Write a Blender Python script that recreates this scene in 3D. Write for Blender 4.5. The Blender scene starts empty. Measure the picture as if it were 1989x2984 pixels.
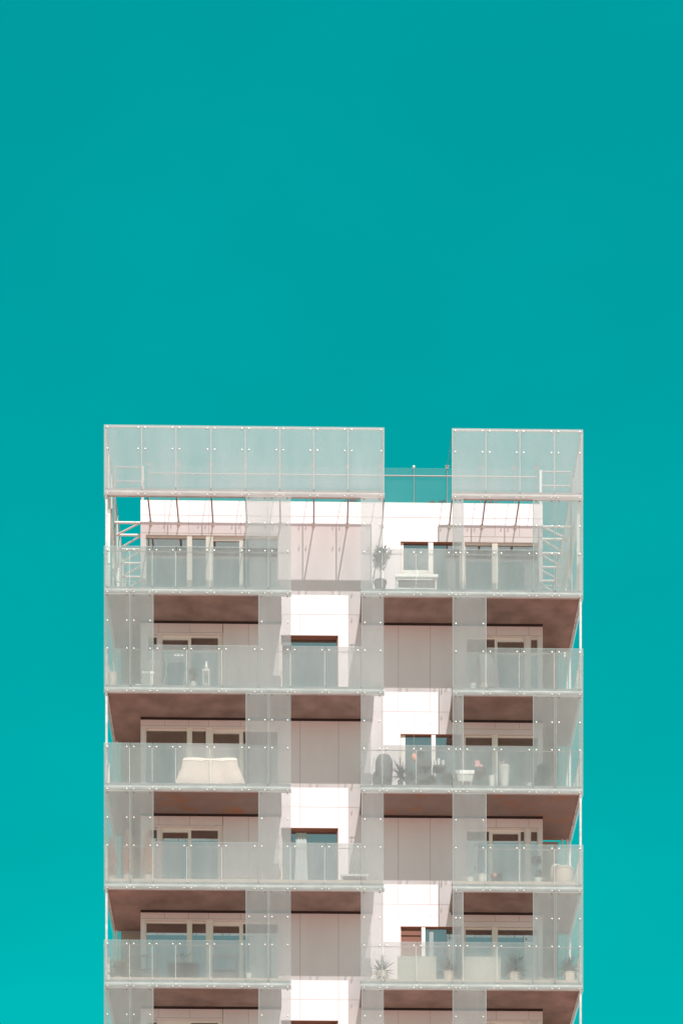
import bpy, math, random
from math import sin, cos, pi, radians
from mathutils import Vector
random.seed(7)
SC = bpy.context.scene
COL = SC.collection

# ------------------------------------------------------------------ camera
CAM = Vector((-1.03, -66.0, 1.6))
YAW = 0.0156
FPX = 6402.0                       # focal length in source pixels (frame 1989 x 2984)
SHIFT_Y = 1.387
cd = bpy.data.cameras.new('camera')
cam = bpy.data.objects.new('camera', cd)
COL.objects.link(cam)
cam.location = CAM
cam.rotation_euler = (radians(90), 0, -YAW)
cd.sensor_fit = 'AUTO'
cd.sensor_width = 36
cd.lens = FPX / 2984 * 36
cd.shift_y = SHIFT_Y
cd.clip_start = 0.5
cd.clip_end = 5000
SC.camera = cam

# ------------------------------------------------------------------ sky and sun
SUN_TO = Vector((0.35, -1.40, 2.07)).normalized()     # towards the sun
ELEV = math.asin(SUN_TO.z)
AZ = math.atan2(SUN_TO.x, SUN_TO.y)
SUNSIDE = (0.40, 0.50, 0.34, 1)
w = bpy.data.worlds.new('World')
SC.world = w
w.use_nodes = True
nt = w.node_tree
bg = nt.nodes['Background']
sky = nt.nodes.new('ShaderNodeTexSky')
sky.sky_type = 'NISHITA'
sky.sun_disc = False
sky.sun_elevation = ELEV
sky.sun_rotation = AZ
sky.air_density = 1.0
sky.dust_density = 0.6
sky.ozone_density = 1.5
tint = nt.nodes.new('ShaderNodeMix')
tint.data_type = 'RGBA'
tint.blend_type = 'MULTIPLY'
tint.inputs['Factor'].default_value = 1.0
tint.inputs['B'].default_value = (0.0, 1.02, 0.585, 1)
nt.links.new(sky.outputs['Color'], tint.inputs['A'])
# hazy brighter air round the sun, deep teal away from it
geo = nt.nodes.new('ShaderNodeTexCoord')
dot = nt.nodes.new('ShaderNodeVectorMath')
dot.operation = 'DOT_PRODUCT'
dot.inputs[1].default_value = SUN_TO
nt.links.new(geo.outputs['Generated'], dot.inputs[0])
mr = nt.nodes.new('ShaderNodeMapRange')
mr.interpolation_type = 'SMOOTHSTEP'
mr.inputs['From Min'].default_value = 0.25
mr.inputs['From Max'].default_value = 0.80
nt.links.new(dot.outputs['Value'], mr.inputs['Value'])
tmix = nt.nodes.new('ShaderNodeMix')
tmix.data_type = 'RGBA'
tmix.inputs['A'].default_value = (0.0, 1.02, 0.585, 1)
tmix.inputs['B'].default_value = SUNSIDE
nt.links.new(mr.outputs['Result'], tmix.inputs['Factor'])
nt.links.new(tmix.outputs['Result'], tint.inputs['B'])
even = nt.nodes.new('ShaderNodeMix')
even.data_type = 'RGBA'
even.inputs['Factor'].default_value = 0.40
even.inputs['B'].default_value = (0.0, 1.45, 1.50, 1)
nt.links.new(tint.outputs['Result'], even.inputs['A'])
ev2 = nt.nodes.new('ShaderNodeMix')          # only away from the sun
ev2.data_type = 'RGBA'
nt.links.new(mr.outputs['Result'], ev2.inputs['Factor'])
nt.links.new(even.outputs['Result'], ev2.inputs['A'])
nt.links.new(tint.outputs['Result'], ev2.inputs['B'])
# faint thin veils of high cloud low in the sky
cn = nt.nodes.new('ShaderNodeTexNoise')
cn.inputs['Scale'].default_value = 5.0
cn.inputs['Detail'].default_value = 5
cmap = nt.nodes.new('ShaderNodeMapping')
cmap.inputs['Scale'].default_value = (1, 1, 2.2)
nt.links.new(geo.outputs['Generated'], cmap.inputs['Vector'])
nt.links.new(cmap.outputs['Vector'], cn.inputs['Vector'])
cr = nt.nodes.new('ShaderNodeMapRange')
cr.inputs['From Min'].default_value = 0.45
cr.inputs['From Max'].default_value = 0.75
cr.inputs['To Min'].default_value = 0.985
cr.inputs['To Max'].default_value = 1.09
nt.links.new(cn.outputs['Fac'], cr.inputs['Value'])
cm = nt.nodes.new('ShaderNodeMix')
cm.data_type = 'RGBA'
cm.blend_type = 'MULTIPLY'
cm.inputs['Factor'].default_value = 1.0
nt.links.new(ev2.outputs['Result'], cm.inputs['A'])
nt.links.new(cr.outputs['Result'], cm.inputs['B'])
nt.links.new(cm.outputs['Result'], bg.inputs['Color'])
bg.inputs['Strength'].default_value = 0.130

sl = bpy.data.lights.new('sun', 'SUN')
sl.energy = 3.4
sl.angle = radians(0.5)
sl.color = (1.0, 0.96, 0.93)
sun = bpy.data.objects.new('sun', sl)
COL.objects.link(sun)
sun.location = (20, -60, 90)
sun.rotation_euler = SUN_TO.to_track_quat('Z', 'Y').to_euler()

SC.view_settings.view_transform = 'Standard'
SC.view_settings.look = 'None'
SC.view_settings.gamma = 1
SC.view_settings.exposure = 0.85
SC.render.engine = 'CYCLES'
SC.cycles.transparent_max_bounces = 24
SC.cycles.max_bounces = 10
SC.cycles.diffuse_bounces = 5
SC.cycles.caustics_reflective = False

# ------------------------------------------------------------------ helpers
def at(px, py, Y):
    """world point on the plane y=Y seen at source pixel (px, py)"""
    a, b = (px - 994.5) / FPX, (1492 + SHIFT_Y * 2984 - py) / FPX
    d = Vector((sin(YAW) + a * cos(YAW), cos(YAW) - a * sin(YAW), b))
    return CAM + d * ((Y - CAM.y) / d.y)

def X(px, Y=0.0):
    return at(px, 2300, Y).x

def Zc(py, Y=0.0):          # height seen at mid facade
    return at(1000, py, Y).z

class MB:
    def __init__(s):
        s.v, s.f, s.m = [], [], []
    def add(s, vs, fs, mi=0):
        o = len(s.v)
        s.v += [tuple(v) for v in vs]
        s.f += [tuple(i + o for i in f) for f in fs]
        s.m += [mi] * len(fs)
        return s
    def box(s, x0, x1, y0, y1, z0, z1, mi=0):
        vs = [(x0, y0, z0), (x1, y0, z0), (x1, y1, z0), (x0, y1, z0),
              (x0, y0, z1), (x1, y0, z1), (x1, y1, z1), (x0, y1, z1)]
        return s.add(vs, [(0, 3, 2, 1), (4, 5, 6, 7), (0, 1, 5, 4), (1, 2, 6, 5), (2, 3, 7, 6), (3, 0, 4, 7)], mi)
    def tube(s, a, b, r, n=8, mi=0, r2=None):
        a, b = Vector(a), Vector(b)
        r2 = r if r2 is None else r2
        t = (b - a).normalized()
        u = t.orthogonal().normalized()
        q = t.cross(u)
        vs = []
        for p, rr in ((a, r), (b, r2)):
            for k in range(n):
                vs.append(p + (u * cos(2 * pi * k / n) + q * sin(2 * pi * k / n)) * rr)
        fs = [(k, (k + 1) % n, n + (k + 1) % n, n + k) for k in range(n)]
        fs += [tuple(reversed(range(n))), tuple(range(n, 2 * n))]
        return s.add(vs, fs, mi)
    def lathe(s, c, prof, n=16, mi=0, rmod=None):
        """prof: list of (radius, z)"""
        vs, fs = [], []
        for (r, z) in prof:
            for k in range(n):
                a = 2 * pi * k / n
                rr = r * (rmod(k, n) if rmod else 1)
                vs.append((c[0] + rr * cos(a), c[1] + rr * sin(a), c[2] + z))
        for i in range(len(prof) - 1):
            for k in range(n):
                fs.append((i * n + k, i * n + (k + 1) % n, (i + 1) * n + (k + 1) % n, (i + 1) * n + k))
        fs.append(tuple(reversed(range(n))))
        fs.append(tuple(range((len(prof) - 1) * n, len(prof) * n)))
        return s.add(vs, fs, mi)
    def prism(s, poly, z0, z1, mi=0):
        n = len(poly)
        vs = [(x, y, z0) for x, y in poly] + [(x, y, z1) for x, y in poly]
        fs = [tuple(reversed(range(n))), tuple(range(n, 2 * n))]
        fs += [(k, (k + 1) % n, n + (k + 1) % n, n + k) for k in range(n)]
        return s.add(vs, fs, mi)
    def extrude_x(s, prof, x0, x1, mi=0):
        """prof: list of (y,z) run along x"""
        n = len(prof)
        vs = [(x0, y, z) for y, z in prof] + [(x1, y, z) for y, z in prof]
        fs = [tuple(range(n)), tuple(reversed(range(n, 2 * n)))]
        fs += [(k, n + k, n + (k + 1) % n, (k + 1) % n) for k in range(n)]
        return s.add(vs, fs, mi)
    def extrude_y(s, prof, y0, y1, mi=0):
        n = len(prof)
        vs = [(x, y0, z) for x, z in prof] + [(x, y1, z) for x, z in prof]
        fs = [tuple(range(n)), tuple(reversed(range(n, 2 * n)))]
        fs += [(k, n + k, n + (k + 1) % n, (k + 1) % n) for k in range(n)]
        return s.add(vs, fs, mi)
    def dome(s, c, r, d, mi=0, n=8):
        """bolt head facing -y"""
        vs, fs = [], []
        for rr, dy in ((1, 0), (1, .4), (.7, .85), (.0001, 1)):
            for k in range(n):
                a = 2 * pi * k / n
                vs.append((c[0] + r * rr * cos(a), c[1] - d * dy, c[2] + r * rr * sin(a)))
        for i in range(3):
            for k in range(n):
                fs.append((i * n + k, i * n + (k + 1) % n, (i + 1) * n + (k + 1) % n, (i + 1) * n + k))
        return s.add(vs, fs, mi)
    def leaf(s, p, d, up, L, W, mi=0):
        """a folded pointed leaf from p along d"""
        d = d.normalized()
        side = d.cross(up)
        if side.length < 1e-4:
            side = d.orthogonal()
        side.normalize()
        nn = side.cross(d)
        a, b = p, p + d * L
        m = p + d * L * .45
        return s.add([a, m + side * W * .5, b, m - side * W * .5, m - nn * W * .15],
                     [(0, 4, 1), (1, 4, 2), (2, 4, 3), (3, 4, 0)], mi)
    def build(s, name, mats, parent=None, smooth=False, recalc=True):
        me = bpy.data.meshes.new(name)
        me.from_pydata(s.v, [], s.f)
        mats = mats if isinstance(mats, (list, tuple)) else [mats]
        for m in mats:
            me.materials.append(m)
        me.polygons.foreach_set('material_index', s.m)
        if recalc:
            import bmesh
            bm = bmesh.new()
            bm.from_mesh(me)
            bmesh.ops.recalc_face_normals(bm, faces=bm.faces)
            bm.to_mesh(me)
            bm.free()
        if smooth:
            me.polygons.foreach_set('use_smooth', [True] * len(me.polygons))
            try:
                me.set_sharp_from_angle(angle=radians(40))
            except Exception:
                pass
        me.update()
        o = bpy.data.objects.new(name, me)
        COL.objects.link(o)
        if parent:
            o.parent = parent
            o.matrix_parent_inverse.identity()
            # parents are only translated: keep world-space mesh data
            t = Vector((0, 0, 0))
            q = parent
            while q:
                t += q.location
                q = q.parent
            o.location = -t
        return o

def thing(name, label, cat, loc=(0, 0, 0), group=None):
    o = bpy.data.objects.new(name, None)
    o.empty_display_size = .2
    COL.objects.link(o)
    o.location = loc
    o['label'] = label
    o['category'] = cat
    if group:
        o['group'] = group
    return o

def tag(o, label, cat, group=None):
    o['label'] = label
    o['category'] = cat
    if group:
        o['group'] = group
    return o

# ------------------------------------------------------------------ materials
def mat(name, col, rough=.6, metal=0.0, var=0.0, scale=3.0, bump=0.0, bscale=40, streak=0.0, coat=0.0, stretch=(1, 1, 1)):
    m = bpy.data.materials.new(name)
    m.use_nodes = True
    t = m.node_tree
    b = t.nodes['Principled BSDF']
    b.inputs['Roughness'].default_value = rough
    b.inputs['Metallic'].default_value = metal
    if coat:
        b.inputs['Coat Weight'].default_value = coat
    c4 = (*col, 1)
    b.inputs['Base Color'].default_value = c4
    tc = t.nodes.new('ShaderNodeTexCoord')
    if var:
        mp = t.nodes.new('ShaderNodeMapping')
        mp.inputs['Scale'].default_value = stretch
        t.links.new(tc.outputs['Object'], mp.inputs['Vector'])
        n = t.nodes.new('ShaderNodeTexNoise')
        n.inputs['Scale'].default_value = scale
        n.inputs['Detail'].default_value = 6
        t.links.new(mp.outputs['Vector'], n.inputs['Vector'])
        r = t.nodes.new('ShaderNodeMapRange')
        r.inputs['From Min'].default_value = .3
        r.inputs['From Max'].default_value = .7
        r.inputs['To Min'].default_value = 1 - var
        r.inputs['To Max'].default_value = 1 + var * .6
        t.links.new(n.outputs['Fac'], r.inputs['Value'])
        mx = t.nodes.new('ShaderNodeMix')
        mx.data_type = 'RGBA'
        mx.blend_type = 'MULTIPLY'
        mx.inputs['Factor'].default_value = 1
        mx.inputs['A'].default_value = c4
        t.links.new(r.outputs['Result'], mx.inputs['B'])
        t.links.new(mx.outputs['Result'], b.inputs['Base Color'])
    if bump:
        n2 = t.nodes.new('ShaderNodeTexNoise')
        n2.inputs['Scale'].default_value = bscale
        t.links.new(tc.outputs['Object'], n2.inputs['Vector'])
        bp = t.nodes.new('ShaderNodeBump')
        bp.inputs['Strength'].default_value = bump
        bp.inputs['Distance'].default_value = .02
        t.links.new(n2.outputs['Fac'], bp.inputs['Height'])
        t.links.new(bp.outputs['Normal'], b.inputs['Normal'])
    return m

def glass_mat(name, clear, milk, tintc=(.985, 1, .99), gloss=.03, cloud=.10, fwd=.80):
    """balcony glass with a milky printed veil: part see-through, part diffusing both ways"""
    m = bpy.data.materials.new(name)
    m.use_nodes = True
    t = m.node_tree
    for n in list(t.nodes):
        if n.type == 'BSDF_PRINCIPLED':
            t.nodes.remove(n)
    out = [n for n in t.nodes if n.type == 'OUTPUT_MATERIAL'][0]
    N = t.nodes.new
    tr = N('ShaderNodeBsdfTransparent')
    tr.inputs['Color'].default_value = (*tintc, 1)
    di = N('ShaderNodeBsdfDiffuse')
    di.inputs['Color'].default_value = (*milk, 1)
    tl = N('ShaderNodeBsdfTranslucent')
    tl.inputs['Color'].default_value = (*milk, 1)
    gl = N('ShaderNodeBsdfGlossy')
    gl.inputs['Roughness'].default_value = .03
    m1 = N('ShaderNodeMixShader')
    m1.inputs['Fac'].default_value = fwd
    t.links.new(di.outputs[0], m1.inputs[1])
    t.links.new(tl.outputs[0], m1.inputs[2])
    m2 = N('ShaderNodeMixShader')
    # rain-streaked, slightly uneven veil
    tc = N('ShaderNodeTexCoord')
    mp = N('ShaderNodeMapping')
    mp.inputs['Scale'].default_value = (1.3, 1.3, .35)
    t.links.new(tc.outputs['Object'], mp.inputs['Vector'])
    nz = N('ShaderNodeTexNoise')
    nz.inputs['Scale'].default_value = 1.1
    nz.inputs['Detail'].default_value = 3
    nz.inputs['Roughness'].default_value = .5
    t.links.new(mp.outputs['Vector'], nz.inputs['Vector'])
    r = N('ShaderNodeMapRange')
    r.inputs['From Min'].default_value = .3
    r.inputs['From Max'].default_value = .7
    r.inputs['To Min'].default_value = 1 - clear - cloud * .5
    r.inputs['To Max'].default_value = 1 - clear + cloud * .5
    t.links.new(nz.outputs['Fac'], r.inputs['Value'])
    t.links.new(r.outputs['Result'], m2.inputs['Fac'])
    t.links.new(tr.outputs[0], m2.inputs[1])
    t.links.new(m1.outputs[0], m2.inputs[2])
    m3 = N('ShaderNodeMixShader')
    m3.inputs['Fac'].default_value = gloss
    t.links.new(m2.outputs[0], m3.inputs[1])
    t.links.new(gl.outputs[0], m3.inputs[2])
    t.links.new(m3.outputs[0], out.inputs['Surface'])
    return m

def pane_mat(name, col, refl):
    m = bpy.data.materials.new(name)
    m.use_nodes = True
    t = m.node_tree
    for n in list(t.nodes):
        if n.type == 'BSDF_PRINCIPLED':
            t.nodes.remove(n)
    out = [n for n in t.nodes if n.type == 'OUTPUT_MATERIAL'][0]
    N = t.nodes.new
    di = N('ShaderNodeBsdfDiffuse')
    di.inputs['Color'].default_value = (*col, 1)
    gl = N('ShaderNodeBsdfGlossy')
    gl.inputs['Roughness'].default_value = .02
    gl.inputs['Color'].default_value = (.9, .95, .95, 1)
    mx = N('ShaderNodeMixShader')
    mx.inputs['Fac'].default_value = refl
    tc = N('ShaderNodeTexCoord')
    nz = N('ShaderNodeTexNoise')
    nz.inputs['Scale'].default_value = .8
    bp = N('ShaderNodeBump')
    bp.inputs['Strength'].default_value = .03
    bp.inputs['Distance'].default_value = .05
    t.links.new(tc.outputs['Object'], nz.inputs['Vector'])
    t.links.new(nz.outputs['Fac'], bp.inputs['Height'])
    t.links.new(bp.outputs['Normal'], gl.inputs['Normal'])
    t.links.new(di.outputs[0], mx.inputs[1])
    t.links.new(gl.outputs[0], mx.inputs[2])
    t.links.new(mx.outputs[0], out.inputs['Surface'])
    return m

M = {}
M['wall'] = mat('white_cladding', (.775, .655, .68), .55, var=.06, scale=1.2, stretch=(1, 1, .25))
M['seam'] = mat('cladding_joint', (.48, .36, .325), .8)
M['gap'] = mat('gap_shade', (.035, .022, .018), .9)  # near-black colour stands in for shade under the soffits
M['soffit'] = mat('balcony_soffit', (.32, .237, .205), .85, var=.30, scale=1.6, bump=.15, bscale=25)
M['flange'] = mat('flange_shade_grey', (.24, .24, .235), .7, var=.2, scale=5, stretch=(.3, 1, 1))  # darker grey paints in the shade of the set-back band
M['partition'] = mat('partition_board', (.42, .37, .34), .8, var=.06)
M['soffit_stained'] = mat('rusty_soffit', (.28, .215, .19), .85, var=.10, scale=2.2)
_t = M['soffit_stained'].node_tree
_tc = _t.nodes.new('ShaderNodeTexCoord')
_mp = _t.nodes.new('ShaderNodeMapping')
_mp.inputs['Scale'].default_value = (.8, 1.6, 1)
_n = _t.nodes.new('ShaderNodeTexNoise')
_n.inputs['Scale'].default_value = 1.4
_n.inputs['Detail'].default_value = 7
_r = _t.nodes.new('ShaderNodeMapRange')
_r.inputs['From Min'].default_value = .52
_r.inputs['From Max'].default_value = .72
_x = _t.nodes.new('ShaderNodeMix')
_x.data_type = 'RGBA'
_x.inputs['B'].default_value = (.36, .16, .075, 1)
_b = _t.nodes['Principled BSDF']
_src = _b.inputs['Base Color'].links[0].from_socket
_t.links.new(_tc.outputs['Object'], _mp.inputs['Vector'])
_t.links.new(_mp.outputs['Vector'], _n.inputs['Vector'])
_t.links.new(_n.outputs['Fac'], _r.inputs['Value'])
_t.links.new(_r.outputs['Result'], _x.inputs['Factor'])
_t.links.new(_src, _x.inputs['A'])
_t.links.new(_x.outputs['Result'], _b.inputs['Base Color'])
M['deck'] = mat('deck_edge', (.62, .48, .42), .7, var=.10, scale=5)
M['steel'] = mat('galvanised_steel', (.52, .50, .49), .5, metal=.1, var=.22, scale=7, stretch=(.35, 1, 1))
M['steel_dark'] = mat('steel_in_joint', (.40, .41, .40), .55, metal=.2, var=.15, scale=6, stretch=(.3, 1, 1))
M['white_steel'] = mat('white_steel', (.80, .76, .73), .4, var=.06, scale=4)
M['strut'] = mat('brown_strut', (.26, .17, .14), .55, var=.1, scale=6)
M['rail'] = mat('steel_rail', (.34, .32, .31), .4, metal=.5)
M['mullion'] = mat('grey_steel', (.40, .39, .38), .5, metal=.15, var=.1)
M['bolt'] = mat('bolt_head', (.84, .80, .77), .35, metal=.15)
M['glass'] = glass_mat('milky_glass', .65, (.84, .865, .875), cloud=.12)
M['roof_glass'] = glass_mat('roof_screen_glass', .665, (.94, .85, .865), cloud=.09, fwd=.66)
M['clear'] = glass_mat('clear_guard_glass', .94, (.85, .88, .86), cloud=.03)
M['frame'] = mat('white_frame', (.80, .70, .66), .45)
M['reveal'] = mat('brown_reveal', (.36, .16, .11), .6)
M['pane'] = pane_mat('window_pane', (.030, .022, .018), .45)
M['pane2'] = pane_mat('window_pane_blind', (.12, .085, .07), .30)
M['blind'] = mat('roller_blind', (.21, .075, .05), .7, var=.05)
M['curtain'] = mat('curtain', (.40, .43, .43), .9, var=.1, scale=5, stretch=(5, 5, .4))
M['roof'] = mat('roof_gravel', (.45, .42, .40), .9, var=.2, scale=20)
M['leaf'] = mat('olive_leaf', (.040, .046, .034), .6, var=.3, scale=8)
M['leaf2'] = mat('dark_leaf', (.028, .036, .030), .55, var=.3, scale=8)
M['leafdry'] = mat('dry_leaf', (.30, .21, .13), .7, var=.25, scale=9)
M['conifer'] = mat('rust_conifer', (.72, .36, .25), .8, var=.25, scale=10)
M['redleaf'] = mat('red_leaf', (.22, .065, .045), .7, var=.25, scale=9)
M['bark'] = mat('bark', (.16, .11, .08), .85, var=.25, scale=12)
M['white'] = mat('white_paint', (.80, .77, .74), .5, var=.04, scale=6)
M['cream'] = mat('cream_pot', (.78, .64, .57), .6, var=.06, scale=6)
M['grey'] = mat('grey_fabric', (.16, .155, .15), .9, var=.12, scale=6, bump=.2)
M['dark'] = mat('dark_wicker', (.085, .085, .085), .7, var=.25, scale=30, stretch=(1, 1, 4))
M['darkwood'] = mat('dark_wood', (.05, .042, .037), .6, var=.25, scale=8, stretch=(1, 1, 6))
M['wood'] = mat('wood', (.42, .27, .19), .65, var=.2, scale=6, stretch=(.4, 4, 4))
M['tarp'] = mat('cream_cover', (.80, .64, .585), .75, var=.06, scale=5)
M['beige'] = mat('beige_screen', (.50, .46, .42), .8, var=.06, scale=4)
M['orange'] = mat('orange_shade', (.82, .30, .16), .6)
M['pink'] = mat('pink_flower', (.70, .33, .30), .7)
M['soil'] = mat('soil', (.05, .035, .028), .95)
M['ground'] = mat('ground_paving', (.46, .245, .21), .9, var=.10, scale=.15)

# ------------------------------------------------------------------ ground (one sheet to the horizon)
g = MB()
g.add([(-3000, -3000, 0), (3000, -3000, 0), (3000, 3000, 0), (-3000, 3000, 0)], [(0, 1, 2, 3)])
ground = g.build('ground', M['ground'])
ground['kind'] = 'structure'

# ------------------------------------------------------------------ the tower
D = 1.40                              # balcony depth (front glass at y = 0, wall at y = D)
XL, XR = X(303), X(1698)              # glass corners
CXL, CXR = X(410, D), X(1580, D)      # corners of the core
BACK = 10.6
LV = [Zc(1449), Zc(1735), Zc(2022), Zc(2308), Zc(2595), Zc(2881), Zc(3168)]   # undersides of the edge beams
FL = .27                              # floor above beam underside
ROOF = Zc(1465, D)
SIDE_END = 2.85
tower = thing('apartment_tower', 'white high rise apartment tower wrapped in milky glass balconies', 'building')

# ---- balcony glass ------------------------------------------------------------
GT = .012
def glass_panel(name, px0, px1, z0, z1, rows, parent, m='glass', ends=(0.1, 0.1)):
    x0, x1 = X(px0) + .006, X(px1) - .006
    b = MB()
    b.box(x0, x1, -GT, 0, z0, z1)
    for z in rows:
        low = z - z0 < .1
        top = name == 'screen_panel' and z1 - z < .1  # top-row bolts coloured dark for the shade under the beam
        for x in (x0 + min(ends[0], (x1 - x0) * .3), x1 - min(ends[1], (x1 - x0) * .3)):
            b.dome((x, -GT, z), (.017 if low else .024), .020, 2 if top else 1)
            b.tube((x, .001, z), (x, .05, z), .012, 6, 1)
    return b.build(name, [M[m], M['bolt'], M['strut']], parent)

def side_panel(name, x, y0, y1, z0, z1, parent, m='glass', rows=()):
    b = MB()
    xa, xb = (x, x + GT) if x < 0 else (x - GT, x)
    b.box(xa, xb, y0 + .006, y1 - .006, z0, z1)
    for z in rows:
        for y in (y0 + .12, y1 - .12):
            xo = xa - .012 if x < 0 else xb + .012
            b.tube((xo, y, z), (xa if x < 0 else xb, y, z), .03, 8, 1)
    return b.build(name, [M[m], M['bolt']], parent)

def beam_profile(y0, z, flip=False):
    """edge beam: a pressed half round at the foot and a set-back flange above"""
    pr = []
    cz, r = z + .105, .088
    for k in range(9):
        a = pi * (k / 8) - pi / 2
        pr.append((y0 + .088 - r * cos(a) * 1.0, cz + r * sin(a)))
    pr += [(y0 + .088, cz + .092), (y0 + .105, cz + .092), (y0 + .105, z + .017)]
    return pr

A_L = [(303, 380), (380, 448), (448, 513), (513, 613), (613, 715)]
PAT = {
    'A': dict(L=dict(x1=848, bal=[303, 380, 446, 514, 614, 715], full=[(715, 782), (782, 848)]),
              R=dict(x0=1050, full=[(1050, 1116), (1317, 1350), (1551, 1617), (1617, 1698)],
                     bal=[[1116, 1215, 1317], [1350, 1449, 1551]])),
    'B': dict(L=dict(x1=1119, full=[(303, 380), (380, 448), (752, 848), (1052, 1118)],
                     bal=[[448, 547, 648, 752], [848, 948, 1052]]),
              R=dict(x0=1317, full=[(1317, 1417)], bal=[[1417, 1515, 1617, 1698]])),
}
PAT['A']['L']['bal'] = [PAT['A']['L']['bal']]

def balcony(lv, kind, side):
    z, zt = LV[lv], LV[lv - 1]
    p = PAT[kind][side]
    left = side == 'L'
    if left:
        xs0, xs1, xe0, xe1 = XL + .05, X(p['x1']), CXL, X(p['x1'])
    else:
        xs0, xs1 = X(p['x0']), XR - .05
    s = MB()
    zz0, zz1 = z + .02, z + FL
    y0, y1 = .12, D
    if left:
        poly = [(xs0 + .08, y0), (xs1 - .30, y0), (xs1 - .30, y1), (CXL - .003, y1), (CXL - .003, SIDE_END), (xs0 + .08, SIDE_END)]
    else:
        poly = [(xs0 + .01, y0), (xs1 - .08, y0), (xs1 - .08, SIDE_END), (CXR + .003, SIDE_END), (CXR + .003, y1), (xs0 + .01, y1)]
    s.prism(poly, zz0, zz1)
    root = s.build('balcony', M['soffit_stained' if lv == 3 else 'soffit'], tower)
    # edge beams
    b = MB()
    b.extrude_x(beam_profile(.012, z), xs0 - (.03 if left else 0), xs1 + (0 if left else .03))
    b.box(xs1 - .012 if left else xs0, xs1 if left else xs0 + .012, .125, .4, z + .30, z + .32)
    b.build('edge_beam', [M['steel']], root, smooth=True)
    fb = MB()
    fb.box(xs0 + .02, xs1 - .02, .102, .116, z + .199, z + .27)
    fb.build('flange', M['flange'], root)
    sb = MB()
    xo = XL + .012 if left else XR - .012
    pr = [(xo + (q - .012) * (1 if left else -1), h) for q, h in beam_profile(.012, z)]
    sb.extrude_y(pr, .12, SIDE_END + .05)
    sb.build('side_beam', M['steel'], root, smooth=True)
    if lv in (4, 5, 3):
        dk = MB()
        h = {4: .10, 5: .085, 3: .02}[lv]
        dk.box(xs0 + .12, xs1 - .06, .122, .20, z + FL + .001, z + FL + h)
        dk.build('deck_edge', M['deck'], root)
    hr = z + 1.30
    full_corner = any((a == 303 if left else bb == 1698) for a, bb in p['full'])
    # glazing
    for a, bb in p['full']:
        glass_panel('screen_panel', a, bb, z - .008, zt - .014, (z + .03, hr, z + 2.135, zt - .05), root)
    for run in p['bal']:
        for a, bb in zip(run, run[1:]):
            glass_panel('balustrade_panel', a, bb, z - .008, z + 1.42, (z + .03, hr), root)
        for sx in run[:-1] if run[0] != 303 else run[1:-1]:
            pm = MB()
            x = X(sx)
            pm.box(x - .030, x - .012, .03, .075, z + .25, hr - .02)
            pm.build('baluster', M['white_steel'], root)
    # handrail behind the glass, all along
    h = MB()
    h.tube((xs0 + .06 if left else xs0 + .02, .07, hr), (xs1 - .02 if left else xs1 - .06, .07, hr), .012, 8)
    h.build('handrail', M['rail'], root)
    for a, bb in p['full']:
        pm = MB()
        x = X(bb if left else a)
        for q in (a, bb):
            if q in (303, 1698, 848, 1050, 1119, 1118, 1317) and q not in (1317,):
                continue
            x = X(q)
            if q == a:
                pm.box(x + .010, x + .026, .035, .08, z + .25, zt + .0)
            else:
                pm.box(x - .026, x - .010, .035, .08, z + .25, zt + .0)
        if pm.v:
            pm.build('mullion', M['mullion'], root)
    # corner post
    cp = MB()
    xp = XL + .075 if left else XR - .075
    cp.box(xp - .033, xp + .033, .05, .11, z + .25, (hr + .05) if full_corner else zt + .02)
    cp.build('corner_post', M['steel'], root)
    # side glazing
    xs = XL if left else XR
    ys = [.02, .95, 1.90, SIDE_END]
    for k in range(3):
        top = z + 1.42
        if full_corner and k == 0:
            top = zt - .014
        side_panel('side_panel', xs, ys[k], ys[k + 1], z - .008, top, root, rows=(hr,))
    sp = MB()
    xi = xs + .06 * (1 if left else -1)
    for y in ys[1:]:
        sp.box(xi - .03, xi + .03, y - .02, y + .02, z + .25, zt + .05 if y > 2 else hr)
    sp.tube((xi, .1, hr), (xi, SIDE_END, hr), .017, 8)
    sp.build('side_rail', M['white_steel'], root)
    # partition closing the side balcony at the back, a slot left open by the glass
    if lv > 1:
        e = MB()
        ph = 2.89 if (lv, left) in ((4, False),) else 2.93
        ya, yb = SIDE_END - .08, SIDE_END - .03
        if left:
            e.box(XL + .27, CXL - .004, ya, yb, z + FL, z + ph)
        else:
            e.box(CXR + .004, XR - .42, ya, yb, z + FL, z + ph)
        e.build('partition', M['partition'], root)
        for k, q in enumerate((.17,) if left else (.16, .31)):
            e = MB()
            xq = XL + q if left else XR - q
            e.tube((xq, SIDE_END - .05, z + FL), (xq, SIDE_END - .05, zt + .02), .035, 8)
            e.build('side_post', M['white_steel'], root)
    return root

for k in range(1, 7):
    kind = 'A' if k % 2 else 'B'
    balcony(k, kind, 'L')
    balcony(k, kind, 'R')

# ---- core walls with openings ----------------------------------------------------
# openings on the wall plane: (x0px, x1px, head height above floor, sill above floor, reveal, panes)
def hz(py, lv):       # height above beam underside of level lv for a pixel row on the wall plane
    return Zc(py, D) - LV[lv]

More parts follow.
